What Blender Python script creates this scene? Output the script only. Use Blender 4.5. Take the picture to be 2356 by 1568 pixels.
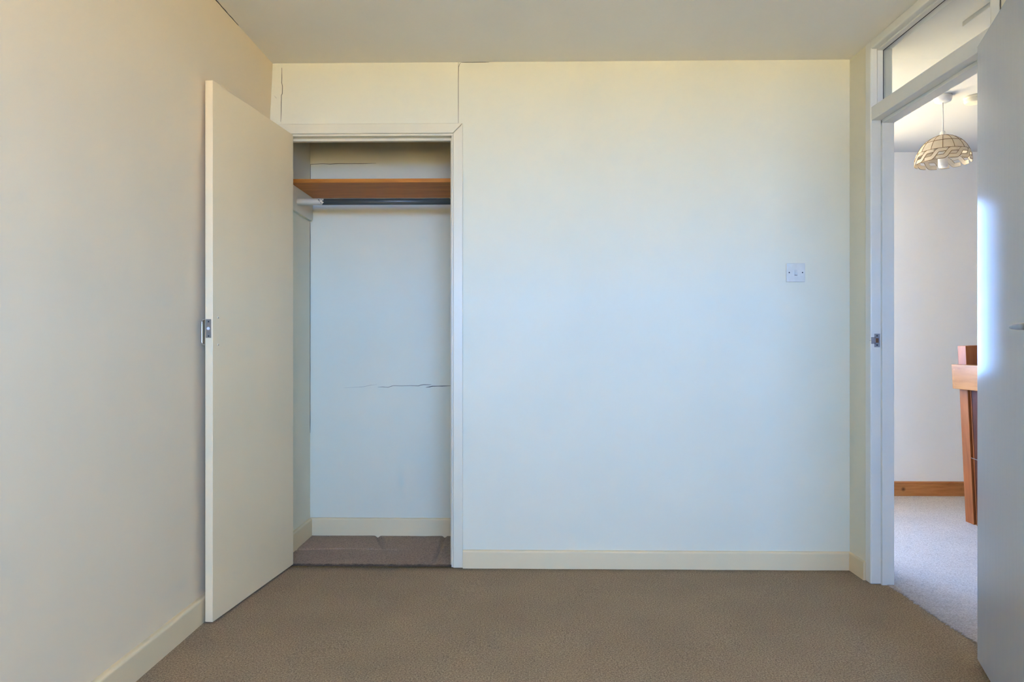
import bpy, bmesh, math, random
from mathutils import Vector, Matrix
random.seed(7)
S = bpy.context.scene
C = S.collection
for o in list(bpy.data.objects):
    bpy.data.objects.remove(o)

# ------------------------------------------------------------------ camera
F_PX = 1604.0                                   # focal length in pixels of the 2356 x 1568 frame
CAM_H = 1.034
cam = bpy.data.cameras.new('camera')
cam.sensor_fit = 'HORIZONTAL'; cam.sensor_width = 36.0
cam.lens = F_PX / 2356.0 * 36.0
cam.shift_y = 6.0 / 2356.0
cam.clip_start = 0.02
co = bpy.data.objects.new('camera', cam); C.objects.link(co)
co.location = (0, 0, CAM_H)
co.rotation_euler = (math.radians(90), 0, math.atan(27.0 / F_PX))
S.camera = co

# ------------------------------------------------------------------ exposure
vs = S.view_settings
vs.view_transform = 'Standard'; vs.look = 'None'; vs.gamma = 1.0
vs.use_curve_mapping = False
vs.exposure = 2.09
S.cycles.max_bounces = 16
S.cycles.diffuse_bounces = 10
S.cycles.glossy_bounces = 4
S.cycles.transparent_max_bounces = 12
S.cycles.sample_clamp_indirect = 6.0
S.cycles.caustics_reflective = False
S.cycles.caustics_refractive = False

# ------------------------------------------------------------------ sky
w = bpy.data.worlds.new('sky'); S.world = w
w.use_nodes = True
nt = w.node_tree; nt.nodes.clear()
out = nt.nodes.new('ShaderNodeOutputWorld')
bg = nt.nodes.new('ShaderNodeBackground')
tc = nt.nodes.new('ShaderNodeTexCoord')
sx = nt.nodes.new('ShaderNodeSeparateXYZ')
cr = nt.nodes.new('ShaderNodeValToRGB')
for pos, col in ((0.0, (0.355, 0.70, 1.58)), (0.055, (0.335, 0.68, 1.56)), (0.135, (0.06, 0.12, 0.28)), (1.0, (0.04, 0.09, 0.23))):   # horizon band brightened for the mid wall, sky overhead dimmed for the low wall
    e = cr.color_ramp.elements[0] if pos == 0.0 else (cr.color_ramp.elements[1] if pos == 1.0 else cr.color_ramp.elements.new(pos))
    e.position = pos; e.color = (*col, 1)
nt.links.new(tc.outputs['Generated'], sx.inputs[0])
nt.links.new(sx.outputs['Z'], cr.inputs[0])
nt.links.new(cr.outputs[0], bg.inputs[0])
bg.inputs[1].default_value = 9.4
nt.links.new(bg.outputs[0], out.inputs[0])

# the sun stands to the side of the house: it lights the garden, not the rooms
sun = bpy.data.lights.new('sun', 'SUN'); sun.energy = 74.0; sun.angle = 0.01; sun.color = (1.0, 0.9, 0.72)
so = bpy.data.objects.new('sun', sun); C.objects.link(so)
so.rotation_euler = (0, math.radians(42), 0)

# daylight enters through the two windows (sampling portals in their openings)
WIN1 = (-0.55, 1.35, 0.88, 2.10)               # x0, x1, z0, z1 in the rear wall
WIN2 = (0.05, 2.07, 0.80, 1.98)                # in the far wall of the landing
REAR = -1.45
FAR = 4.785
def portal(name, cx, cy, cz, w_, h_, rx):
    l = bpy.data.lights.new(name, 'AREA'); l.shape = 'RECTANGLE'; l.size = w_; l.size_y = h_
    l.cycles.is_portal = True
    o = bpy.data.objects.new(name, l); C.objects.link(o)
    o.location = (cx, cy, cz); o.rotation_euler = (rx, 0, 0)
portal('window_daylight', (WIN1[0] + WIN1[1]) / 2, REAR + 0.0, (WIN1[2] + WIN1[3]) / 2, WIN1[1] - WIN1[0], WIN1[3] - WIN1[2], math.radians(90))
portal('landing_daylight', (WIN2[0] + WIN2[1]) / 2, FAR - 0.0, (WIN2[2] + WIN2[3]) / 2, WIN2[1] - WIN2[0], WIN2[3] - WIN2[2], math.radians(-90))

# ------------------------------------------------------------------ materials
def new_mat(name):
    m = bpy.data.materials.new(name); m.use_nodes = True
    t = m.node_tree
    return m, t, t.nodes['Principled BSDF']
def noise(t, scale, detail=3.0, rough=0.55, stretch=None):
    tcn = t.nodes.new('ShaderNodeTexCoord')
    n = t.nodes.new('ShaderNodeTexNoise')
    n.inputs['Scale'].default_value = scale; n.inputs['Detail'].default_value = detail; n.inputs['Roughness'].default_value = rough
    if stretch:
        mp = t.nodes.new('ShaderNodeMapping'); mp.inputs['Scale'].default_value = stretch
        t.links.new(tcn.outputs['Object'], mp.inputs[0]); t.links.new(mp.outputs[0], n.inputs['Vector'])
    else:
        t.links.new(tcn.outputs['Object'], n.inputs['Vector'])
    return n
def ramp(t, src, stops):
    r = t.nodes.new('ShaderNodeValToRGB')
    e = r.color_ramp.elements
    e[0].position, e[0].color = stops[0][0], (*stops[0][1], 1)
    e[1].position, e[1].color = stops[-1][0], (*stops[-1][1], 1)
    for p, c in stops[1:-1]:
        k = e.new(p); k.color = (*c, 1)
    t.links.new(src, r.inputs[0])
    return r
def bump(t, b, src, strength, dist):
    n = t.nodes.new('ShaderNodeBump'); n.inputs['Strength'].default_value = strength; n.inputs['Distance'].default_value = dist
    t.links.new(src, n.inputs['Height']); t.links.new(n.outputs[0], b.inputs['Normal'])
    return n
def paint(name, col, rough=0.6, var=0.03, bscale=260.0, bstr=0.12, bdist=0.0006, stretch=None, spec=0.4, vscale=2.2):
    m, t, b = new_mat(name)
    n = noise(t, vscale, 4.0)
    d = tuple(max(0, c * (1 - var)) for c in col); u = tuple(min(1, c * (1 + var)) for c in col)
    r = ramp(t, n.outputs[0], [(0.3, d), (0.7, u)])
    t.links.new(r.outputs[0], b.inputs['Base Color'])
    b.inputs['Roughness'].default_value = rough
    b.inputs['Specular IOR Level'].default_value = spec
    n2 = noise(t, bscale, 2.0, 0.5, stretch)
    bump(t, b, n2.outputs[0], bstr, bdist)
    return m
def wood(name, dark, mid, light, axis='X', rough=0.4, scale=9.0, knots=True):
    m, t, b = new_mat(name)
    st = {'X': (0.12, 1, 1), 'Y': (1, 0.12, 1), 'Z': (1, 1, 0.12)}[axis]
    n = noise(t, scale * 4, 5.0, 0.6, st)
    n.inputs['Distortion'].default_value = 0.6
    r = ramp(t, n.outputs[0], [(0.28, dark), (0.5, mid), (0.72, light)])
    last = r.outputs[0]
    if knots:
        v = t.nodes.new('ShaderNodeTexVoronoi'); v.inputs['Scale'].default_value = 6.0
        tcn = t.nodes.new('ShaderNodeTexCoord'); t.links.new(tcn.outputs['Object'], v.inputs['Vector'])
        kr = ramp(t, v.outputs['Distance'], [(0.02, (0.12, 0.12, 0.12)), (0.11, (1, 1, 1))])
        mx = t.nodes.new('ShaderNodeMix'); mx.data_type = 'RGBA'; mx.blend_type = 'MULTIPLY'; mx.inputs[0].default_value = 0.8
        t.links.new(last, mx.inputs[6]); t.links.new(kr.outputs[0], mx.inputs[7]); last = mx.outputs[2]
    t.links.new(last, b.inputs['Base Color'])
    b.inputs['Roughness'].default_value = rough; b.inputs['Specular IOR Level'].default_value = 0.2
    bump(t, b, n.outputs[0], 0.08, 0.001)
    return m
def carpet(name, dark, mid, light, big=0.10):
    m, t, b = new_mat(name)
    n = noise(t, 190.0, 4.0, 0.7)
    r = ramp(t, n.outputs[0], [(0.34, dark), (0.5, mid), (0.66, light)])
    n2 = noise(t, 3.2, 4.0, 0.6)
    r2 = ramp(t, n2.outputs[0], [(0.3, (1 - big,) * 3), (0.7, (1 + big * 0.4, 1 + big * 0.4, 1 + big * 0.4))])
    mx = t.nodes.new('ShaderNodeMix'); mx.data_type = 'RGBA'; mx.blend_type = 'MULTIPLY'; mx.inputs[0].default_value = 1.0
    t.links.new(r.outputs[0], mx.inputs[6]); t.links.new(r2.outputs[0], mx.inputs[7])
    t.links.new(mx.outputs[2], b.inputs['Base Color'])
    b.inputs['Roughness'].default_value = 0.95
    b.inputs['Specular IOR Level'].default_value = 0.1
    b.inputs['Sheen Weight'].default_value = 0.04; b.inputs['Sheen Roughness'].default_value = 0.6
    n3 = noise(t, 120.0, 3.0, 0.65)
    bump(t, b, n3.outputs[0], 0.55, 0.006)
    return m
def plain(name, col, rough=0.5, metal=0.0, spec=0.5):
    m, t, b = new_mat(name)
    n = noise(t, 40.0, 2.0)
    r = ramp(t, n.outputs[0], [(0.3, tuple(c * 0.95 for c in col)), (0.7, tuple(min(1, c * 1.04) for c in col))])
    t.links.new(r.outputs[0], b.inputs['Base Color'])
    b.inputs['Roughness'].default_value = rough; b.inputs['Metallic'].default_value = metal
    b.inputs['Specular IOR Level'].default_value = spec
    return m
def glass(name):
    m = bpy.data.materials.new(name); m.use_nodes = True
    t = m.node_tree; t.nodes.clear()
    o = t.nodes.new('ShaderNodeOutputMaterial')
    tr = t.nodes.new('ShaderNodeBsdfTransparent'); tr.inputs[0].default_value = (0.96, 0.975, 0.965, 1)
    gl = t.nodes.new('ShaderNodeBsdfGlossy'); gl.inputs['Roughness'].default_value = 0.02
    lw = t.nodes.new('ShaderNodeLayerWeight'); lw.inputs[0].default_value = 0.5
    pw = t.nodes.new('ShaderNodeMath'); pw.operation = 'POWER'; pw.inputs[1].default_value = 5.0
    fr = t.nodes.new('ShaderNodeMath'); fr.operation = 'MULTIPLY_ADD'; fr.inputs[1].default_value = 0.90; fr.inputs[2].default_value = 0.035
    t.links.new(lw.outputs['Facing'], pw.inputs[0]); t.links.new(pw.outputs[0], fr.inputs[0])
    mx = t.nodes.new('ShaderNodeMixShader')
    t.links.new(fr.outputs[0], mx.inputs[0]); t.links.new(tr.outputs[0], mx.inputs[1]); t.links.new(gl.outputs[0], mx.inputs[2])
    t.links.new(mx.outputs[0], o.inputs[0])
    return m

M = {}
M['wall_beige'] = paint('beige_wall_paint', (0.735, 0.605, 0.405), 0.78, 0.02, 330, 0.16, 0.0005)
M['wall'] = paint('cream_wall_paint', (0.69, 0.65, 0.49), 0.75, 0.02, 330, 0.16, 0.0005)
M['ceiling'] = paint('ceiling_paint', (0.76, 0.735, 0.66), 0.85, 0.02, 420, 0.3, 0.0007)
M['trim'] = paint('cream_gloss_paint', (0.67, 0.61, 0.45), 0.36, 0.02, 120, 0.10, 0.0005)
M['skirt'] = paint('aged_cream_gloss', (0.72, 0.575, 0.345), 0.5, 0.03, 120, 0.10, 0.0005, spec=0.3)
M['leaf'] = paint('cream_door_paint', (0.79, 0.63, 0.385), 0.45, 0.025, 90, 0.10, 0.0004, (1, 1, 0.15))
M['frame'] = paint('white_frame_paint', (0.70, 0.69, 0.62), 0.33, 0.015, 110, 0.10, 0.0004, (1, 1, 0.1))
M['hall'] = paint('magnolia_wall_paint', (0.85, 0.81, 0.765), 0.8, 0.012, 330, 0.12, 0.0004)
M['hallceil'] = paint('white_ceiling_paint', (0.60, 0.595, 0.585), 0.85, 0.012, 330, 0.15, 0.0004)
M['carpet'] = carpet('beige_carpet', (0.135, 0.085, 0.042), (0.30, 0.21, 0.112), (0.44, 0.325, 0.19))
M['carpet_w'] = carpet('brown_beige_carpet', (0.17, 0.115, 0.075), (0.32, 0.225, 0.15), (0.43, 0.315, 0.22))
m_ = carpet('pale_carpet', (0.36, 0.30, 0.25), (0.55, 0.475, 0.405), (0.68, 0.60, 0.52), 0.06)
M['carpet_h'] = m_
def soil_and_shade(mat, axis, v0, v1, f0, f1, amp, scale):
    """dirt settled into the pile and shade painted into it: multiplies the pile colour from f0 at v0 to f1 at v1 along an axis, with a ragged edge"""
    t = mat.node_tree; b = t.nodes['Principled BSDF']
    src = b.inputs['Base Color'].links[0].from_socket
    tcn = t.nodes.new('ShaderNodeTexCoord'); sp = t.nodes.new('ShaderNodeSeparateXYZ'); t.links.new(tcn.outputs['Object'], sp.inputs[0])
    nn = noise(t, scale, 5.0, 0.7)
    sb = t.nodes.new('ShaderNodeMath'); sb.operation = 'SUBTRACT'; sb.inputs[1].default_value = 0.5; t.links.new(nn.outputs[0], sb.inputs[0])
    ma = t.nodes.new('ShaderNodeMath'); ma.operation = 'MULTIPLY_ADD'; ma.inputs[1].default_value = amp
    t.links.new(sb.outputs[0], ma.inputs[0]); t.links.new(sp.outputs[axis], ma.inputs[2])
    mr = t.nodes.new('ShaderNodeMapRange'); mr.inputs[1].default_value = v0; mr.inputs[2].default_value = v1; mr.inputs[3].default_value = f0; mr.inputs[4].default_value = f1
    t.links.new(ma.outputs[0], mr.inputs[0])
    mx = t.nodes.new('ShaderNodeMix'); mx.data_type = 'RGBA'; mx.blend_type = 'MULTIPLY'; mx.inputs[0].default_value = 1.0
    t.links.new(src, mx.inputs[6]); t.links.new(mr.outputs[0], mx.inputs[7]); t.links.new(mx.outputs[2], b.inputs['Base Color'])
soil_and_shade(M['carpet_h'], 'X', 1.51, 1.80, 0.66, 1.0, 0.30, 22.0)      # painted fall-off of the landing light: pile darkened towards the doorway
soil_and_shade(M['carpet_w'], 'Y', 3.262, 3.274, 0.30, 1.0, 0.03, 30.0)    # dust line where the closed door sits
soil_and_shade(M['carpet'], 'Y', 3.150, 3.200, 1.0, 0.72, 0.10, 18.0)      # grime along the skirting
M['shelf'] = wood('brown_varnished_wood', (0.34, 0.115, 0.016), (0.46, 0.165, 0.024), (0.55, 0.215, 0.036), 'X', 0.5, 8, False)
M['pine'] = wood('orange_varnished_pine', (0.34, 0.13, 0.04), (0.47, 0.19, 0.065), (0.56, 0.25, 0.09), 'X', 0.35, 7)
M['newel'] = wood('reddish_pine', (0.27, 0.078, 0.024), (0.36, 0.112, 0.036), (0.42, 0.145, 0.05), 'Z', 0.38, 7)
M['rail'] = wood('light_orange_pine', (0.32, 0.115, 0.025), (0.42, 0.16, 0.036), (0.49, 0.20, 0.052), 'Y', 0.38, 7)
M['panel'] = wood('dark_mahogany_panel', (0.06, 0.015, 0.006), (0.10, 0.026, 0.010), (0.135, 0.038, 0.015), 'Z', 0.6, 7, False)
M['steel'] = plain('brushed_steel', (0.38, 0.38, 0.39), 0.30, 1.0)
M['worn'] = plain('worn_plated_steel', (0.27, 0.21, 0.15), 0.5, 0.25)
M['chrome'] = plain('polished_chrome', (0.72, 0.72, 0.73), 0.16, 1.0)
M['dark'] = plain('dark_recess', (0.035, 0.03, 0.028), 0.8)
M['crack'] = plain('crack_shadow', (0.10, 0.085, 0.06), 0.9)
M['crack_soft'] = plain('hairline_crack', (0.33, 0.30, 0.24), 0.9)
M['plastic'] = plain('white_plastic', (0.68, 0.67, 0.66), 0.35)
M['switch'] = plain('off_white_switch_plastic', (0.60, 0.59, 0.52), 0.4)
M['cream_plastic'] = plain('aged_cream_plastic', (0.78, 0.72, 0.56), 0.4)
M['brass'] = plain('aged_brass_wire', (0.17, 0.10, 0.03), 0.5, 0.4)
M['rust'] = plain('bare_timber_mortice', (0.16, 0.07, 0.03), 0.8)
M['glass'] = glass('clear_glass')
M['subfloor'] = plain('dark_underlay', (0.05, 0.038, 0.03), 0.9)
# steel rail with flaking white paint at its wall end
m, t, b = new_mat('flaking_painted_rail')
tcn = t.nodes.new('ShaderNodeTexCoord'); sp = t.nodes.new('ShaderNodeSeparateXYZ'); t.links.new(tcn.outputs['Object'], sp.inputs[0])
nn = noise(t, 55.0, 4.0, 0.6)
ma = t.nodes.new('ShaderNodeMath'); ma.operation = 'MULTIPLY_ADD'; ma.inputs[1].default_value = 0.10
t.links.new(nn.outputs[0], ma.inputs[0]); t.links.new(sp.outputs['X'], ma.inputs[2])
gt = t.nodes.new('ShaderNodeMath'); gt.operation = 'LESS_THAN'; gt.inputs[1].default_value = -0.965
t.links.new(ma.outputs[0], gt.inputs[0])
mx = t.nodes.new('ShaderNodeMix'); mx.data_type = 'RGBA'
mx.inputs[6].default_value = (0.055, 0.065, 0.06, 1); mx.inputs[7].default_value = (0.80, 0.76, 0.64, 1)
t.links.new(gt.outputs[0], mx.inputs[0]); t.links.new(mx.outputs[2], b.inputs['Base Color'])
b.inputs['Roughness'].default_value = 0.36
bump(t, b, gt.outputs[0], 0.4, 0.0006)
M['rod'] = m
# gloss painted flush door with vertical brush marks
m, t, b = new_mat('white_gloss_brushed_door')
n = noise(t, 1.0, 5.0, 0.65, (190, 190, 3.0))
n2 = noise(t, 1.0, 3.0, 0.6, (85, 85, 3.5))
ad = t.nodes.new('ShaderNodeMath'); ad.operation = 'ADD'; t.links.new(n.outputs[0], ad.inputs[0]); t.links.new(n2.outputs[0], ad.inputs[1])
b.inputs['Base Color'].default_value = (0.50, 0.55, 0.62, 1)
rr = ramp(t, n2.outputs[0], [(0.40, (0.185, 0.185, 0.185)), (0.60, (0.225, 0.225, 0.225))])
t.links.new(rr.outputs[0], b.inputs['Roughness']); b.inputs['Specular IOR Level'].default_value = 0.32
bump(t, b, n.outputs[0], 0.06, 0.0003)
M['entry'] = m
# capiz shell
m, t, b = new_mat('capiz_shell')
n = noise(t, 30.0, 3.0)
r = ramp(t, n.outputs[0], [(0.3, (0.62, 0.55, 0.45)), (0.7, (0.72, 0.65, 0.55))])
t.links.new(r.outputs[0], b.inputs['Base Color']); b.inputs['Roughness'].default_value = 0.3
tl = t.nodes.new('ShaderNodeBsdfTranslucent'); tl.inputs[0].default_value = (0.70, 0.63, 0.53, 1)
ms = t.nodes.new('ShaderNodeMixShader'); ms.inputs[0].default_value = 0.35
t.links.new(b.outputs[0], ms.inputs[1]); t.links.new(tl.outputs[0], ms.inputs[2])
t.links.new(ms.outputs[0], t.nodes['Material Output'].inputs[0])
M['capiz'] = m
m, t, b = new_mat('lawn')
n = noise(t, 0.8, 6.0, 0.7)
r = ramp(t, n.outputs[0], [(0.3, (0.29, 0.235, 0.145)), (0.7, (0.38, 0.315, 0.205))])
t.links.new(r.outputs[0], b.inputs['Base Color']); b.inputs['Roughness'].default_value = 1.0
M['lawn'] = m

# ------------------------------------------------------------------ helpers
def box(bm, x0, x1, y0, y1, z0, z1):
    vs_ = [bm.verts.new(p) for p in ((x0, y0, z0), (x1, y0, z0), (x1, y1, z0), (x0, y1, z0), (x0, y0, z1), (x1, y0, z1), (x1, y1, z1), (x0, y1, z1))]
    for f in ((0, 3, 2, 1), (4, 5, 6, 7), (0, 1, 5, 4), (1, 2, 6, 5), (2, 3, 7, 6), (3, 0, 4, 7)):
        bm.faces.new([vs_[i] for i in f])
    return vs_
def prism(bm, prof, a0, a1, axis):
    """extrude a closed 2-D profile along an axis; prof points are the two other axes in xyz order"""
    def P(p, a):
        return {'X': (a, p[0], p[1]), 'Y': (p[0], a, p[1]), 'Z': (p[0], p[1], a)}[axis]
    A = [bm.verts.new(P(p, a0)) for p in prof]; B = [bm.verts.new(P(p, a1)) for p in prof]
    n = len(prof)
    for i in range(n):
        bm.faces.new((A[i], A[(i + 1) % n], B[(i + 1) % n], B[i]))
    bm.faces.new(A[::-1]); bm.faces.new(B)
def tube(bm, pts, r, n=10, cap=True):
    """sweep a circle of radius r (or a list of radii) along points"""
    rings = []
    pts = [Vector(p) for p in pts]
    up = None
    for i, p in enumerate(pts):
        d = (pts[min(i + 1, len(pts) - 1)] - pts[max(i - 1, 0)]).normalized()
        if up is None:
            up = Vector((0, 0, 1)) if abs(d.z) < 0.9 else Vector((1, 0, 0))
        s = d.cross(up).normalized(); up = s.cross(d).normalized()
        rr_ = r[i] if isinstance(r, (list, tuple)) else r
        rings.append([bm.verts.new(p + (s * math.cos(2 * math.pi * k / n) + up * math.sin(2 * math.pi * k / n)) * rr_) for k in range(n)])
    for a, b_ in zip(rings, rings[1:]):
        for k in range(n):
            bm.faces.new((a[k], a[(k + 1) % n], b_[(k + 1) % n], b_[k]))
    if cap:
        bm.faces.new(rings[0][::-1]); bm.faces.new(rings[-1])
def lathe(bm, prof, cx, cy, n=32):
    rings = []
    for r, z in prof:
        if r < 1e-6:
            rings.append([bm.verts.new((cx, cy, z))])
        else:
            rings.append([bm.verts.new((cx + r * math.cos(2 * math.pi * k / n), cy + r * math.sin(2 * math.pi * k / n), z)) for k in range(n)])
    for a, b_ in zip(rings, rings[1:]):
        for k in range(n):
            q = [a[k % len(a)], a[(k + 1) % len(a)], b_[(k + 1) % len(b_)], b_[k % len(b_)]]
            u = []
            for v in q:
                if v not in u: u.append(v)
            if len(u) >= 3: bm.faces.new(u)
def obj(name, bm, mat, parent=None, kind=None, label=None, cat=None, group=None, bevel=0.0, smooth=False, seg=2):
    bmesh.ops.recalc_face_normals(bm, faces=bm.faces)
    me = bpy.data.meshes.new(name); bm.to_mesh(me); bm.free()
    me.materials.append(M[mat])
    o = bpy.data.objects.new(name, me); C.objects.link(o)
    if parent is not None: o.parent = parent
    if bevel:
        md = o.modifiers.new('bevel', 'BEVEL'); md.width = bevel; md.segments = seg; md.limit_method = 'ANGLE'; md.angle_limit = math.radians(40)
        md.harden_normals = False
    if smooth or bevel:
        for p in me.polygons: p.use_smooth = True
        if not smooth:
            sm = o.modifiers.new('smooth', 'WEIGHTED_NORMAL'); sm.keep_sharp = True
    if kind: o['kind'] = kind
    if label: o['label'] = label
    if cat: o['category'] = cat
    if group: o['group'] = group
    return o
def boxes(name, mat, lst, **k):
    bm = bmesh.new()
    for b_ in lst: box(bm, *b_)
    return obj(name, bm, mat, **k)
def empty(name, loc, label=None, cat=None, kind=None):
    o = bpy.data.objects.new(name, None); C.objects.link(o); o.location = loc; o.empty_display_size = 0.1
    if label: o['label'] = label
    if cat: o['category'] = cat
    if kind: o['kind'] = kind
    return o
def crack(name, pts, parent, width, mat='crack', plane='Y', depth=0.0008):
    """a thin jagged line standing in the plane of a wall (plane Y) or of a ceiling (plane Z)"""
    bm = bmesh.new(); n = len(pts); L = []
    off = {'Y': Vector((0, -depth, 0)), 'Z': Vector((0, 0, -depth)), 'X': Vector((depth, 0, 0))}[plane]
    for i, p in enumerate(pts):
        p = Vector(p); d = (Vector(pts[min(i + 1, n - 1)]) - Vector(pts[max(i - 1, 0)])).normalized()
        s = d.cross(off).normalized() * width * 0.5 * (0.35 if i in (0, n - 1) else random.uniform(0.7, 1.2))
        L.append([bm.verts.new(p + s - off), bm.verts.new(p - s - off), bm.verts.new(p - s + off), bm.verts.new(p + s + off)])
    for a, b_ in zip(L, L[1:]):
        for k in range(4):
            bm.faces.new((a[k], a[(k + 1) % 4], b_[(k + 1) % 4], b_[k]))
    bm.faces.new(L[0][::-1]); bm.faces.new(L[-1])
    return obj(name, bm, mat, parent=parent)
def jag(p0, p1, n, amp, axes):
    p0, p1 = Vector(p0), Vector(p1); r = []
    for i in range(n + 1):
        p = p0.lerp(p1, i / n)
        if 0 < i < n:
            for a in axes: p[a] += random.uniform(-amp, amp)
        r.append(tuple(p))
    return r

ST = 'structure'
CEIL = 2.335
BW = 3.221              # face of the back wall
XR = 1.494              # face of the right wall
XL = -1.207             # face of the left wall near the floor
HX = 1.583              # landing side of the right wall
# ------------------------------------------------------------------ floors
boxes('subfloor', 'subfloor', [(-1.4, 4.4, REAR - 0.1, 4.9, -0.16, -0.028)], kind=ST)
def carpet_slab(name, mat, x0, x1, y0, y1, nx, ny, hfun, label):
    bm = bmesh.new(); g = []
    for j in range(ny + 1):
        row = []
        for i in range(nx + 1):
            x = x0 + (x1 - x0) * i / nx; y = y0 + (y1 - y0) * j / ny
            row.append(bm.verts.new(hfun(x, y)))
        g.append(row)
    for j in range(ny):
        for i in range(nx):
            bm.faces.new((g[j][i], g[j][i + 1], g[j + 1][i + 1], g[j + 1][i]))
    ed = [g[0][i] for i in range(nx + 1)] + [g[j][nx] for j in range(1, ny + 1)] + [g[ny][i] for i in range(nx - 1, -1, -1)] + [g[j][0] for j in range(ny - 1, 0, -1)]
    lo = [bm.verts.new((v.co.x, v.co.y, -0.028)) for v in ed]
    for k in range(len(ed)):
        bm.faces.new((ed[k], lo[k], lo[(k + 1) % len(ed)], ed[(k + 1) % len(ed)]))
    o = obj(name, bm, mat, kind=ST, label=label, smooth=True)
    return o
def wob(a, b_, c=0.0):
    return math.sin(a * 7.1 + c) * math.cos(b_ * 5.3 - c * 2) * 0.5 + math.sin(a * 17.0 - b_ * 13.0 + c) * 0.25
def h_room(x, y):
    z = 0.0012 * wob(x, y)
    yy = y
    if y > 3.22:                                       # ragged hem at the wardrobe threshold
        yy = y + 0.004 * wob(x * 3, 1.7); z -= 0.003
    return (x, yy, z)
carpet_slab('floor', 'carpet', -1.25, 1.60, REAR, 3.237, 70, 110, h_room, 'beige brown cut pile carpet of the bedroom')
def h_ward(x, y):
    z = 0.001 * wob(x * 2, y * 2, 1.0)
    def groove(d, wd): return -0.011 * math.exp(-(d / wd) ** 2)
    z += groove((x + 0.735) + 0.35 * (y - 3.60), 0.009) * (1 if y > 3.52 else 0.0)
    z += groove((y - 3.50) + 0.012 * math.sin(x * 9), 0.008) * (0.8 if x < -0.62 else 0.15)
    z += groove((x + 0.425), 0.008) * (1 if y > 3.38 else 0.3)
    yy = y
    if y < 3.264:
        z -= 0.004
    return (x, yy, z - 0.002)
carpet_slab('floor_wardrobe', 'carpet_w', -1.16, -0.26, 3.239, 3.762, 130, 74, h_ward, 'darker creased offcut of carpet laid in the wardrobe')
def h_hall(x, y): return (x, y, 0.001 * wob(x, y, 2.0) + 0.002)
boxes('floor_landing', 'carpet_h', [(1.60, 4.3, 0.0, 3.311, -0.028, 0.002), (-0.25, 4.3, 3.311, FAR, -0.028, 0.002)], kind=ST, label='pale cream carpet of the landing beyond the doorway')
bm = bmesh.new()                                        # tufted edge strip of the landing carpet in the doorway
a_, b2 = [], []
for k in range(261):
    y = 2.22 + 0.84 * k / 260
    a_.append(bm.verts.new((1.552 + 0.014 * random.random() + 0.002 * math.sin(y * 31), y, 0.0035))); b2.append(bm.verts.new((1.604, y, 0.0025)))
lo_ = [bm.verts.new((v.co.x, v.co.y, -0.028)) for v in a_]
for k in range(260):
    bm.faces.new((a_[k], b2[k], b2[k + 1], a_[k + 1])); bm.faces.new((a_[k], a_[k + 1], lo_[k + 1], lo_[k]))
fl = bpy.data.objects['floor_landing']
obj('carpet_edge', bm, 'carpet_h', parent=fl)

# ------------------------------------------------------------------ ceilings
ceiling = boxes('ceiling', 'ceiling', [(-1.4, XR + 0.045, REAR - 0.1, 3.30, CEIL, CEIL + 0.14)], kind=ST)
boxes('ceiling_landing', 'hallceil', [(XR + 0.045, 4.4, -0.1, 3.30, CEIL, CEIL + 0.14), (-1.4, 4.4, 3.30, 4.95, CEIL, CEIL + 0.14)], kind=ST)

# ------------------------------------------------------------------ walls
# left wall: bowed plaster leaning in towards the ceiling
bm = bmesh.new()
prof = [(XL, -0.02), (XL, 1.10), (XL + 0.004, 1.4), (XL + 0.012, 1.7), (XL + 0.024, 2.0), (XL + 0.034, 2.2), (XL + 0.040, CEIL), (-1.4, CEIL), (-1.4, -0.02)]
prism(bm, prof, REAR, BW + 0.002, 'Y')
wl = obj('wall_left', bm, 'wall_beige', kind=ST)
# back wall: main piece, over-door panel, narrow strip
wb = boxes('wall_back', 'wall', [(-0.3015, XR, BW, BW + 0.09, -0.02, CEIL)], kind=ST)
boxes('over_door_panel', 'wall', [(-1.123, -0.3035, BW, BW + 0.09, 2.048, CEIL)], parent=wb)
boxes('plaster_strip', 'wall', [(-1.25, -1.1235, BW, BW + 0.09, -0.02, CEIL)], parent=wb)
# right wall around the doorway
RY0, RY1 = 2.258, 3.022                               # rebate faces of the jambs
wr = boxes('wall_right', 'wall', [(XR, HX, REAR, RY0 - 0.050, -0.02, CEIL), (XR, HX, RY1 + 0.048, BW + 0.09, -0.02, CEIL)], kind=ST)
# rear wall with the window behind the camera
x0, x1, z0, z1 = WIN1
boxes('wall_rear', 'wall', [(-1.4, x0, REAR - 0.1, REAR, -0.02, CEIL), (x1, HX, REAR - 0.1, REAR, -0.02, CEIL), (x0, x1, REAR - 0.1, REAR, -0.02, z0), (x0, x1, REAR - 0.1, REAR, z1, CEIL)], kind=ST)
# wardrobe interior
WX0, WX1, WB = -1.159, -0.262, 3.764
ww = boxes('wall_wardrobe_back', 'wall', [(-1.25, -0.20, WB, WB + 0.06, -0.02, CEIL)], kind=ST)
boxes('wall_wardrobe_left', 'wall', [(-1.25, WX0, BW + 0.09, WB, -0.02, CEIL)], kind=ST)
boxes('wall_wardrobe_right', 'wall', [(WX1, -0.20, BW + 0.09, WB, -0.02, CEIL)], kind=ST)
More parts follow.
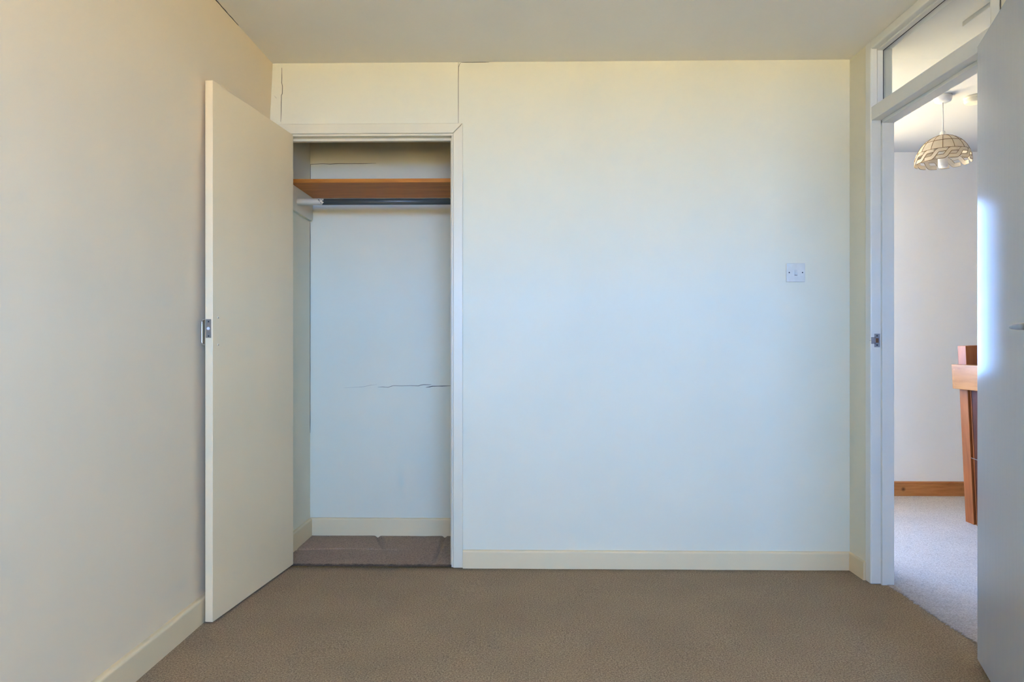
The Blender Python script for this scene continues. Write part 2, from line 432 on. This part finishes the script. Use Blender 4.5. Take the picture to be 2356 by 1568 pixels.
# landing
x0, x1, z0, z1 = WIN2
boxes('wall_landing_far', 'hall', [(-0.3, x0, FAR, FAR + 0.12, -0.02, CEIL), (x1, 4.4, FAR, FAR + 0.12, -0.02, CEIL), (x0, x1, FAR, FAR + 0.12, -0.02, z0), (x0, x1, FAR, FAR + 0.12, z1, CEIL)], kind=ST)
boxes('wall_landing_right', 'hall', [(4.3, 4.4, -0.1, FAR, -0.02, CEIL)], kind=ST)
boxes('wall_landing_near', 'hall', [(HX, 4.3, -0.1, 0.0, -0.02, CEIL)], kind=ST)
boxes('wall_landing_left', 'hall', [(-0.3, -0.2, WB + 0.06, FAR, -0.02, CEIL), (-0.2, -0.19, BW + 0.09, WB + 0.06, -0.02, CEIL)], kind=ST)

# ------------------------------------------------------------------ skirting boards
def skirt_prof(face, out_, h, r=0.010):
    """profile of a board standing on a wall face; out_ = signed thickness into the room"""
    f = face + out_; s = 1 if out_ > 0 else -1
    p = [(face, 0.0), (f, 0.0), (f, h - r)]
    for k in range(1, 6):
        a = math.pi / 2 * k / 5
        p.append((f - s * r * (1 - math.cos(a)), h - r + r * math.sin(a)))
    p.append((face, h))
    return p
def skirt(name, prof, a0, a1, axis, mat='skirt', label=None):
    bm = bmesh.new(); prism(bm, [(a, z - 0.02 if z == 0.0 else z) for a, z in prof], a0, a1, axis)
    return obj(name, bm, mat, kind=ST, label=label)
skirt('baseboard_left', skirt_prof(XL, 0.020, 0.092), REAR, BW, 'Y')
skirt('baseboard_back', skirt_prof(BW, -0.015, 0.082), -0.281, XR, 'X')
skirt('baseboard_right', skirt_prof(XR, -0.010, 0.082, 0.006), RY1 + 0.050, BW - 0.014, 'Y')
skirt('baseboard_right_near', skirt_prof(XR, -0.015, 0.082), REAR, RY0 - 0.052, 'Y')
skirt('baseboard_wardrobe_back', skirt_prof(WB, -0.015, 0.092), WX0, WX1, 'X')
skirt('baseboard_wardrobe_left', skirt_prof(WX0, 0.015, 0.092), BW + 0.09, WB - 0.015, 'Y')
# varnished pine skirting on the landing, torus profile
f = FAR - 0.018
bm = bmesh.new()
prism(bm, [(FAR, -0.02), (f, -0.02), (f, 0.078), (f + 0.005, 0.081), (f + 0.003, 0.086), (f + 0.004, 0.093), (f + 0.009, 0.098), (FAR, 0.099)], -0.2, 4.3, 'X')
obj('baseboard_landing', bm, 'pine', kind=ST, label='orange varnished pine skirting board along the landing wall')

# ------------------------------------------------------------------ wardrobe door frame
OX0, OX1, OZ = -1.1035, -0.3345, 1.9955                # rebate faces of the lining
tf = empty('trim_1', (0, 0, 0), kind=ST, label='cream painted lining and architrave around the wardrobe opening')
def arch(name, quad, parent):
    """mitred flat board with a rounded inner edge: quad = 4 corners in x,z (outer a, outer b, inner b, inner a)"""
    bm = bmesh.new()
    A = [bm.verts.new((x, BW - 0.012, z)) for x, z in quad]; B = [bm.verts.new((x, BW + 0.001, z)) for x, z in quad]
    bm.faces.new(A); bm.faces.new(B[::-1])
    for k in range(4): bm.faces.new((A[k], B[k], B[(k + 1) % 4], A[(k + 1) % 4]))
    return obj(name, bm, 'trim', parent=parent, bevel=0.004, seg=3)
AI, AO = -0.326, -0.281
arch('architrave', [(-1.1545, 2.051), (AO - 0.0012, 2.051), (AI - 0.0012, 2.0045), (-1.1085, 2.0045)], tf)
arch('architrave', [(AO, 2.0495), (AO, 0.0), (AI, 0.0), (AI, 2.003)], tf)
arch('architrave', [(-1.155, 0.0), (-1.155, 2.0495), (-1.109, 2.003), (-1.109, 0.0)], tf)
boxes('lining', 'trim', [(OX0 - 0.03, OX1 + 0.03, BW - 0.0015, BW + 0.1, OZ, 2.047)], parent=tf, bevel=0.0015)
boxes('lining', 'trim', [(OX1, AI + 0.020, BW - 0.0015, BW + 0.1, 0.0, OZ)], parent=tf, bevel=0.0015)
boxes('lining', 'trim', [(-1.135, OX0, BW - 0.0015, BW + 0.1, 0.0, OZ)], parent=tf, bevel=0.0015)
boxes('door_stop', 'trim', [(OX0, OX1, BW + 0.036, BW + 0.058, OZ - 0.0125, OZ)], parent=tf, bevel=0.001)
boxes('door_stop', 'trim', [(OX1 - 0.008, OX1, BW + 0.036, BW + 0.058, 0.0, OZ - 0.0125)], parent=tf, bevel=0.001)
boxes('door_stop', 'trim', [(OX0, OX0 + 0.008, BW + 0.036, BW + 0.058, 0.0, OZ - 0.0125)], parent=tf, bevel=0.001)

# ------------------------------------------------------------------ wardrobe door leaf, open
hinge = Vector((-1.072, 3.226, 0.0)); free = Vector((-1.1455, 2.549, 0.0))
u = (free - hinge).normalized(); LW = (free - hinge).length
ang = math.atan2(u.y, u.x)
d1 = empty('door_1', hinge, kind=ST, label='tall flush cream wardrobe door standing open against the left wall')
d1.rotation_euler = (0, 0, ang)                        # local x runs from hinge to free edge, local -y... faces the wardrobe side
TH = 0.030
# the visible face lies at local y = 0, thickness towards the left wall
side = 1 if Matrix.Rotation(ang, 3, 'Z') @ Vector((0, 1, 0)) @ Vector((-1, 0, 0)) > 0 else -1
yo = TH * side
boxes('door_panel', 'leaf', [(0, LW, min(0, yo), max(0, yo), 0.008, 2.004)], parent=d1, bevel=0.0018)
# bow handle on the outer face, seen edge-on between door and wall
bm = bmesh.new()
hz0, hz1, pj, rr_ = 1.030, 1.124, 0.0282, 0.0034
pts = []
hx = LW - 0.020
pts.append((hx, yo - side * 0.002, hz0)); pts.append((hx, yo + side * (pj - 0.014), hz0))
for k in range(1, 6):
    a = math.pi / 2 * k / 5
    pts.append((hx, yo + side * (pj - 0.014 + 0.010 * math.sin(a)), hz0 + 0.010 * (1 - math.cos(a))))
for k in range(0, 6):
    a = math.pi / 2 * k / 5
    pts.append((hx, yo + side * (pj - 0.014 + 0.010 * math.cos(a)), hz1 - 0.010 + 0.010 * math.sin(a)))
pts.append((hx, yo - side * 0.002, hz1))
tube(bm, pts, rr_, 12)
obj('pull_handle', bm, 'chrome', parent=d1, smooth=True, label='chrome bow handle')
# ball catch plate on the free edge
pc = boxes('catch_plate', 'worn', [(LW - 0.0006, LW + 0.0012, min(side * 0.006, side * 0.027), max(side * 0.006, side * 0.027), 1.055, 1.124)], parent=d1, bevel=0.0005, label='steel ball catch plate')
for zz in (1.062, 1.115):
    bm = bmesh.new(); tube(bm, [(LW + 0.0005, side * 0.0155, zz), (LW + 0.0019, side * 0.0155, zz)], 0.0028, 12); obj('screw', bm, 'dark', parent=pc)
bm = bmesh.new(); bmesh.ops.create_uvsphere(bm, u_segments=16, v_segments=10, radius=0.0062)
bmesh.ops.translate(bm, verts=bm.verts, vec=(LW + 0.001, side * 0.0165, 1.0895)); obj('catch_ball', bm, 'plastic', parent=pc, smooth=True)
for zz in (1.030, 1.131):                              # bolt ends of the handle on the inner face
    bm = bmesh.new(); tube(bm, [(LW - 0.036, side * 0.0004, zz), (LW - 0.036, -side * 0.0022, zz)], [0.0046, 0.0030], 12); obj('handle_bolt', bm, 'trim', parent=d1, smooth=False)
    bm = bmesh.new(); tube(bm, [(LW - 0.036, -side * 0.0018, zz - 0.001), (LW - 0.036, -side * 0.0026, zz - 0.001)], 0.0020, 10); obj('bolt_slot', bm, 'rust', parent=d1)

# ------------------------------------------------------------------ wardrobe fittings
boxes('wardrobe_shelf', 'shelf', [(WX0 + 0.001, WX1 - 0.001, 3.400, WB - 0.001, 1.8215, 1.841)], bevel=0.0015, label='brown varnished wooden shelf high inside the open wardrobe', cat='shelf')
bt = empty('trim_3', (0, 0, 0), kind=ST, label='cream painted bearer boards under the wardrobe shelf')
def batten(xa, xb):
    """upright bearer board under the shelf: bottom back corner rounded"""
    bm = bmesh.new()
    p = [(3.36, 1.8213), (3.36, 1.712), (3.372, 1.700), (3.70, 1.694)]
    for k in range(1, 7):
        a = math.pi / 2 * k / 6
        p.append((3.735 + 0.022 * math.sin(a), 1.716 - 0.022 * math.cos(a)))
    p.append((3.757, 1.8213))
    prism(bm, p, xa, xb, 'X')
    return bm
obj('bearer', batten(WX0, WX0 + 0.018), 'trim', parent=bt, bevel=0.002)
obj('bearer', batten(WX1 - 0.018, WX1), 'trim', parent=bt, bevel=0.002)
bm = bmesh.new(); tube(bm, [(WX0 + 0.018, 3.50, 1.7485), (WX1 - 0.018, 3.50, 1.7485)], 0.0162, 24)
obj('hanging_rail', bm, 'rod', smooth=True, label='dark metal hanging rail with flaking cream paint under the wardrobe shelf', cat='rail')

# ------------------------------------------------------------------ cracks in the plaster
Y = BW
crack('crack', [(-1.124, Y, 2.315), (-1.1235, Y, 2.27), (-1.1245, Y, 2.245), (-1.1205, Y, 2.228), (-1.1212, Y, 2.205), (-1.1222, Y, 2.193), (-1.1255, Y, 2.187), (-1.1270, Y, 2.15), (-1.1275, Y, 2.11), (-1.1290, Y, 2.064)], wb, 0.0026)
crack('crack', [(-0.292, Y, CEIL - 0.002), (-0.297, Y, CEIL - 0.010), (-0.3015, Y, CEIL - 0.022), (-0.3025, Y, 2.25), (-0.3025, Y, 2.15), (-0.3025, Y, 2.054)], wb, 0.0022)
crack('crack', jag((-0.29, Y, CEIL - 0.001), (-0.16, Y, CEIL - 0.001), 6, 0.0004, (2,)), wb, 0.0022)
crack('crack', jag((-1.160, Y, 2.185), (-1.148, Y, 2.172), 3, 0.001, (0,)), wb, 0.0012, 'crack_soft')
Y = WB
crack('crack', [(-0.977, Y, 0.794), (-0.93, Y, 0.7965), (-0.90, Y, 0.7985), (-0.865, Y, 0.801), (-0.83, Y, 0.809), (-0.795, Y, 0.812)], ww, 0.0013, 'crack_soft')
crack('crack', [(-0.79, Y, 0.7985), (-0.765, Y, 0.8000), (-0.735, Y, 0.7975), (-0.715, Y, 0.804), (-0.705, Y, 0.8065), (-0.66, Y, 0.8055), (-0.61, Y, 0.807), (-0.57, Y, 0.8055), (-0.558, Y, 0.8095), (-0.54, Y, 0.812), (-0.51, Y, 0.8115), (-0.50, Y, 0.813)], ww, 0.0026)
crack('crack', [(-0.53, Y, 0.797), (-0.51, Y, 0.800), (-0.495, Y, 0.8035), (-0.465, Y, 0.804), (-0.44, Y, 0.8045), (-0.38, Y, 0.807)], ww, 0.0036)
crack('crack', [(-1.157, Y, 1.845), (-1.1575, Y, 1.92), (-1.157, Y, 1.995), (-1.156, Y, 2.006), (-1.14, Y, 2.007), (-1.09, Y, 2.0085), (-1.05, Y, 2.007), (-1.00, Y, 2.0095), (-0.95, Y, 2.008), (-0.88, Y, 2.008), (-0.80, Y, 2.010)], ww, 0.0022)
crack('crack', jag((-1.158, Y - 0.001, 0.55), (-1.158, Y - 0.001, 1.69), 16, 0.0004, (0,)), ww, 0.0020)
crack('crack', jag((XL + 0.041, 2.45, CEIL - 0.001), (XL + 0.041, 2.83, CEIL - 0.001), 12, 0.0012, (0,)), ceiling, 0.003, plane='Z')

# ------------------------------------------------------------------ bedroom doorway: frame with fanlight
df = empty('trim_2', (0, 0, 0), kind=ST, label='white painted door frame with a glazed fanlight above the transom')
TB, TT = 1.992, 2.050                                  # transom rebate underside, top at the glass
HZ = 2.298                                             # underside of the head
def roundbox(name, b_, r=0.006): return boxes(name, 'frame', [b_], parent=df, bevel=r, seg=3)
jf = roundbox('jamb', (XR - 0.003, HX + 0.002, RY1, RY1 + 0.049, 0.0, CEIL))
jn = roundbox('jamb', (XR - 0.003, HX + 0.002, RY0 - 0.048, RY0, 0.0, CEIL))
roundbox('frame_head', (XR - 0.003, HX + 0.002, RY0, RY1, HZ, CEIL))
roundbox('transom', (XR - 0.001, HX + 0.002, RY0, RY1, TB, TT), 0.003)
# door stops (landing side of the rebate)
SX = 1.5335
boxes('door_stop', 'frame', [(SX, HX + 0.002, RY1 - 0.013, RY1, 0.0, TB)], parent=df, bevel=0.002)
boxes('door_stop', 'frame', [(SX, HX + 0.002, RY0, RY0 + 0.013, 0.0, TB)], parent=df, bevel=0.002)
boxes('door_stop', 'frame', [(SX, HX + 0.002, RY0, RY1, TB - 0.014, TB)], parent=df, bevel=0.002)
# fanlight beads and pane
BX0, BX1 = 1.517, 1.5405
for b_ in ((BX0, BX1, RY1 - 0.008, RY1, TT, HZ), (BX0, BX1, RY0, RY0 + 0.008, TT, HZ), (BX0, BX1, RY0, RY1, HZ - 0.008, HZ), (BX0, BX1, RY0, RY1, TT, TT + 0.006)):
    boxes('glazing_bead', 'frame', [b_], parent=df, bevel=0.0015)
boxes('glazing_seal', 'dark', [(BX1, BX1 + 0.0015, RY1 - 0.0095, RY1, TT, HZ), (BX1, BX1 + 0.0015, RY0, RY1, HZ - 0.0095, HZ)], parent=df)
boxes('pane', 'glass', [(BX1 + 0.0015, BX1 + 0.0055, RY0 + 0.001, RY1 - 0.001, TT + 0.001, HZ - 0.001)], parent=df)
# strike plate with lip, let into the rebate
sp_ = boxes('strike_plate', 'steel', [(1.5065, 1.5295, RY1 - 0.0016, RY1 + 0.001, 1.0185, 1.0375), (1.5065, 1.5295, RY1 - 0.0016, RY1 + 0.001, 1.0575, 1.0765), (1.5245, 1.5295, RY1 - 0.0016, RY1 + 0.001, 1.0375, 1.0575),
    (1.4935, 1.5115, RY1 - 0.0016, RY1 + 0.001, 1.0330, 1.0620)], parent=df, label='steel strike plate')
boxes('latch_hole', 'rust', [(1.5112, 1.5246, RY1 - 0.0006, RY1 + 0.001, 1.0372, 1.0578)], parent=sp_)
bm = bmesh.new(); tube(bm, [(1.4936, RY1 - 0.0012, 1.0475), (1.4905, RY1 + 0.002, 1.0475), (1.4895, RY1 + 0.008, 1.0475)], 0.0012, 6); obj('lip', bm, 'steel', parent=sp_)
for zz in (1.0275, 1.0675):
    bm = bmesh.new(); tube(bm, [(1.5175, RY1 - 0.0005, zz), (1.5175, RY1 - 0.0022, zz)], 0.0034, 12); obj('screw', bm, 'dark', parent=sp_)
# open joint between the near jamb and the plaster
crack('crack', [(XR - 0.002, RY0 - 0.0505, 2.075), (XR - 0.002, RY0 - 0.050, 2.095), (XR - 0.002, RY0 - 0.0505, 2.12)], wr, 0.006, plane='X', depth=-0.001)

# bedroom door leaf, folded back into the room
pv = Vector((1.492, RY0 - 0.004, 0.0)); ul = Vector((-0.361, -0.932, 0)).normalized()
ang2 = math.atan2(ul.y, ul.x)
d2 = empty('door_2', pv, kind=ST, label='white gloss flush bedroom door folded back against the right wall')
d2.rotation_euler = (0, 0, ang2)
nl = Matrix.Rotation(ang2, 3, 'Z') @ Vector((0, 1, 0))
s2 = 1 if nl.x < 0 else -1                             # local y direction that faces the room
T2 = 0.036; DW = 0.760
boxes('door_panel', 'entry', [(0, DW, min(0, s2 * T2), max(0, s2 * T2), 0.020, 1.988)], parent=d2, bevel=0.0015)
# lever handle: rose, neck, tapering lever pointing at the hinges
bm = bmesh.new()
tube(bm, [(DW - 0.06, s2 * T2, 1.074), (DW - 0.06, s2 * (T2 + 0.009), 1.074)], [0.026, 0.024], 28)
rose = obj('handle_rose', bm, 'steel', parent=d2, smooth=False)
bm = bmesh.new()
k0 = s2 * (T2 + 0.006); k1 = s2 * (T2 + 0.047)
tube(bm, [(DW - 0.06, k0, 1.074), (DW - 0.06, s2 * (T2 + 0.030), 1.074), (DW - 0.064, s2 * (T2 + 0.042), 1.074), (DW - 0.074, k1, 1.074), (DW - 0.11, k1, 1.0745), (DW - 0.15, k1, 1.0755), (DW - 0.175, k1, 1.0755), (DW - 0.188, k1, 1.0755), (DW - 0.1925, k1, 1.0755)], [0.009, 0.009, 0.009, 0.009, 0.0085, 0.0075, 0.0058, 0.0042, 0.0012], 16)
obj('lever', bm, 'steel', parent=rose, smooth=True, label='satin steel lever handle')

# ------------------------------------------------------------------ windows (behind the camera and on the landing)
def window(name, W_, y, depth, label):
    x0, x1, z0, z1 = W_
    o = empty(name, (0, 0, 0), kind=ST, label=label)
    t_ = 0.05
    boxes('window_frame', 'frame', [(x0, x1, y, y + depth, z0, z0 + t_), (x0, x1, y, y + depth, z1 - t_, z1), (x0, x0 + t_, y, y + depth, z0 + t_, z1 - t_), (x1 - t_, x1, y, y + depth, z0 + t_, z1 - t_)], parent=o, bevel=0.002)
    mx_ = (x0 + x1) / 2
    boxes('mullion', 'frame', [(mx_ - 0.03, mx_ + 0.03, y, y + depth, z0 + t_, z1 - t_)], parent=o, bevel=0.002)
    for a, b_ in ((x0 + t_, mx_ - 0.03), (mx_ + 0.03, x1 - t_)):
        boxes('pane', 'glass', [(a, b_, y + depth * 0.45, y + depth * 0.55, z0 + t_, z1 - t_)], parent=o)
    return o
window('window_1', WIN1, REAR - 0.08, 0.06, 'white framed bedroom window behind the viewer')
window('window_2', WIN2, FAR + 0.03, 0.06, 'white framed landing window')
boxes('ground', 'lawn', [(-60, 60, -60, 60, -2.9, -2.75)], kind=ST)

# ------------------------------------------------------------------ light switch
ls = empty('light_switch', (1.2455, BW, 1.359), label='white square single rocker light switch on the back wall', cat='light switch')
boxes('faceplate', 'switch', [(-0.0425, 0.0425, -0.0085, 0.0, -0.0425, 0.0425)], parent=ls, bevel=0.0022, seg=3)
bm = bmesh.new()
prism(bm, [(-0.0080, -0.0115), (-0.0135, -0.0110), (-0.0088, 0.0125), (-0.0080, 0.0125)], -0.0052, 0.0062, 'X')
obj('rocker', bm, 'switch', parent=ls)
boxes('rocker_slot', 'dark', [(-0.0062, 0.0062, -0.0090, -0.0080, -0.0132, -0.0112)], parent=ls)
for xx in (-0.0302, 0.0302):
    bm = bmesh.new(); tube(bm, [(xx, -0.0080, 0.0), (xx, -0.0092, 0.0)], 0.0030, 14); obj('screw', bm, 'dark', parent=ls)

# ------------------------------------------------------------------ pendant lamp on the landing
PX, PY = 2.200, 3.697
pl = empty('pendant_lamp', (PX, PY, CEIL), label='white pendant lamp with a domed capiz shell shade on the landing ceiling', cat='lamp')
dz = -CEIL
bm = bmesh.new(); lathe(bm, [(0, CEIL + dz), (0.041, CEIL + dz), (0.043, 2.328 + dz), (0.042, 2.315 + dz), (0.038, 2.304 + dz), (0.026, 2.298 + dz), (0, 2.297 + dz)], 0, 0, 40)
obj('ceiling_rose', bm, 'plastic', parent=pl, smooth=True)
bm = bmesh.new(); tube(bm, [(0, 0, 2.298 + dz), (0.0005, 0, 2.22 + dz), (0, 0, 2.14 + dz)], 0.0032, 8); obj('flex', bm, 'plastic', parent=pl, smooth=True)
bm = bmesh.new(); lathe(bm, [(0, 2.147 + dz), (0.009, 2.147 + dz), (0.0135, 2.141 + dz), (0.0150, 2.125 + dz), (0.0150, 2.09 + dz), (0.023, 2.088 + dz), (0.023, 2.04 + dz), (0, 2.04 + dz)], 0, 0, 28)
obj('lamp_holder', bm, 'plastic', parent=pl, smooth=False)
bm = bmesh.new(); lathe(bm, [(0, 2.04 + dz), (0.021, 2.04 + dz), (0.0225, 2.03 + dz), (0.0225, 1.966 + dz), (0.019, 1.958 + dz), (0.010, 1.9555 + dz), (0, 1.955 + dz)], 0, 0, 28)
obj('bulb', bm, 'plastic', parent=pl, smooth=True)
NC = 14
A0 = math.radians(-121.0)
def dome(a, z, off=0.0):
    q = (z - 1.972) / 0.1535
    r_ = 0.1310 * math.sqrt(max(0.0, 1 - q * q)) + off
    return Vector((r_ * math.cos(a), r_ * math.sin(a), z + dz))
shade = empty('shade', (0, 0, 0)); shade.parent = pl
wires = bmesh.new()
def wire(pts):
    tube(wires, pts, 0.0014, 4)
def patch(a0, a1, za, zb, n=4, mz=3):
    bm = bmesh.new(); G = []
    for off in (0.0, -0.0016):
        G.append([[bm.verts.new(dome(a0 + (a1 - a0) * i / n, za + (zb - za) * j / mz, off)) for i in range(n + 1)] for j in range(mz + 1)])
    for j in range(mz):
        for i in range(n):
            bm.faces.new((G[0][j][i], G[0][j][i + 1], G[0][j + 1][i + 1], G[0][j + 1][i]))
            bm.faces.new((G[1][j][i], G[1][j + 1][i], G[1][j + 1][i + 1], G[1][j][i + 1]))
    return bm
Z_TOP, Z_MID, Z_BAND, Z_RIM = 2.1215, 2.083, 2.034, 1.978
da = 2 * math.pi / NC
for c in range(NC):
    a = A0 + c * da
    obj('shell_panel', patch(a, a + da, Z_TOP, Z_MID), 'capiz', parent=shade, smooth=True)
    obj('shell_panel', patch(a, a + da, Z_MID, Z_BAND), 'capiz', parent=shade, smooth=True)
    wire([dome(a, Z_TOP + (Z_BAND - Z_TOP) * k / 8, 0.0006) for k in range(9)])
for zz in (Z_TOP, Z_MID, Z_BAND):
    wire([dome(A0 + 2 * math.pi * k / 56, zz, 0.0006) for k in range(57)])
# interlocking S-shaped shell links round the rim
def link(c):
    a = A0 + c * da; hw = 0.0098; R0 = 0.127
    H = Z_BAND - Z_RIM
    cen = []
    N = 18
    for k in range(N + 1):
        s = k / N
        uu = 1.28 - 1.78 * s
        q = min(1.0, max(0.0, (s - 0.33) / 0.36)); q = q * q * (3 - 2 * q)
        v = hw + (H - 2 * hw) * q
        cen.append((uu * da * R0, -v))
    L, R_ = [], []
    for k in range(N + 1):
        p = cen[k]; p0 = cen[max(0, k - 1)]; p1 = cen[min(N, k + 1)]
        tx, ty = p1[0] - p0[0], p1[1] - p0[1]; l = math.hypot(tx, ty); nx_, ny_ = -ty / l * hw, tx / l * hw
        L.append((p[0] + nx_, p[1] + ny_)); R_.append((p[0] - nx_, p[1] - ny_))
    def to3(p, off): return dome(a + p[0] / R0, Z_BAND + p[1], off)
    bm = bmesh.new(); G = []
    lift = lambda k: 0.0016 * (1 - 2 * k / N)          # one end in front of its neighbour, the other behind
    for k in range(N + 1):
        o_ = lift(k)
        G.append([bm.verts.new(to3(L[k], o_ + 0.0008)), bm.verts.new(to3(R_[k], o_ + 0.0008)), bm.verts.new(to3(R_[k], o_ - 0.0008)), bm.verts.new(to3(L[k], o_ - 0.0008))])
    for A_, B_ in zip(G, G[1:]):
        for k in range(4): bm.faces.new((A_[k], A_[(k + 1) % 4], B_[(k + 1) % 4], B_[k]))
    bm.faces.new(G[0][::-1]); bm.faces.new(G[-1])
    wire([to3(L[k], lift(k) + 0.0006) for k in range(N + 1)])
    wire([to3(R_[k], lift(k) + 0.0006) for k in range(N + 1)])
    obj('shell_link', bm, 'capiz', parent=shade)
for c in range(NC): link(c)
obj('wire_frame', wires, 'brass', parent=shade, label='thin brass leading between the shell pieces')

# ------------------------------------------------------------------ smoke detector and loft hatch
sd = empty('smoke_detector', (2.372, 3.715, CEIL), label='round aged cream smoke detector on the landing ceiling beside the lamp', cat='smoke detector')
bm = bmesh.new(); lathe(bm, [(0, 0), (0.046, 0), (0.048, -0.004), (0.048, -0.010), (0.045, -0.012), (0.045, -0.026), (0.040, -0.034), (0.028, -0.037), (0, -0.037)], 0, 0, 40)
obj('housing', bm, 'cream_plastic', parent=sd, bevel=0.001)
bm = bmesh.new(); lathe(bm, [(0, -0.0368), (0.007, -0.0368), (0.006, -0.040), (0, -0.0405)], 0.022, -0.012, 16); obj('test_button', bm, 'plastic', parent=sd, smooth=True)
lh = empty('loft_hatch', (2.03, 2.50, CEIL), label='white loft hatch panel on the landing ceiling seen through the fanlight', cat='loft hatch')
boxes('hatch_board', 'hallceil', [(-0.255, 0.30, -0.35, 0.353, -0.019, 0.0)], parent=lh, bevel=0.002)

# ------------------------------------------------------------------ landing balustrade with its leaning newel post
bl = empty('balustrade', (2.563, 4.05, 0.0), label='varnished pine newel post, rail and dark panel behind the open bedroom door', cat='balustrade')
bl.rotation_euler = (0, math.radians(-2.65), 0)
boxes('newel_post', 'newel', [(0.0, 0.072, -0.036, 0.038, 0.003, 1.022)], parent=bl, bevel=0.002)
rl = boxes('handrail', 'rail', [(-0.036, 0.0, -1.15, 0.043, 0.776, 0.916)], parent=bl, bevel=0.002)
for yy, zz in ((0.018, 0.800), (0.020, 0.888)):
    bm = bmesh.new(); tube(bm, [(-0.0355, yy, zz), (-0.0366, yy, zz)], 0.0045, 12); obj('plug', bm, 'pine', parent=rl)
pn = boxes('panel', 'panel', [(0.004, 0.022, -1.10, -0.062, 0.003, 0.776)], parent=bl, bevel=0.002)
boxes('edge_bead', 'newel', [(0.001, 0.006, -0.0640, -0.0605, 0.003, 0.776)], parent=pn)
boxes('gap_shade', 'dark', [(0.030, 0.036, -1.10, -0.036, 0.003, 0.776)], parent=bl)  # dark sheet put in for the shade between post and panel
bm = bmesh.new(); tube(bm, [(0.000, -0.040, 0.385), (-0.003, -0.16, 0.378), (-0.003, -0.6, 0.372)], 0.0016, 8); obj('wire', bm, 'steel', parent=bl, label='thin taut steel wire')
bm = bmesh.new()
tube(bm, [(0.0008, -0.192 + 0.030 * math.cos(2 * math.pi * k / 24), 0.690 + 0.040 * math.sin(2 * math.pi * k / 24)) for k in range(25)], 0.004, 8, False)
obj('ring', bm, 'dark', parent=bl)
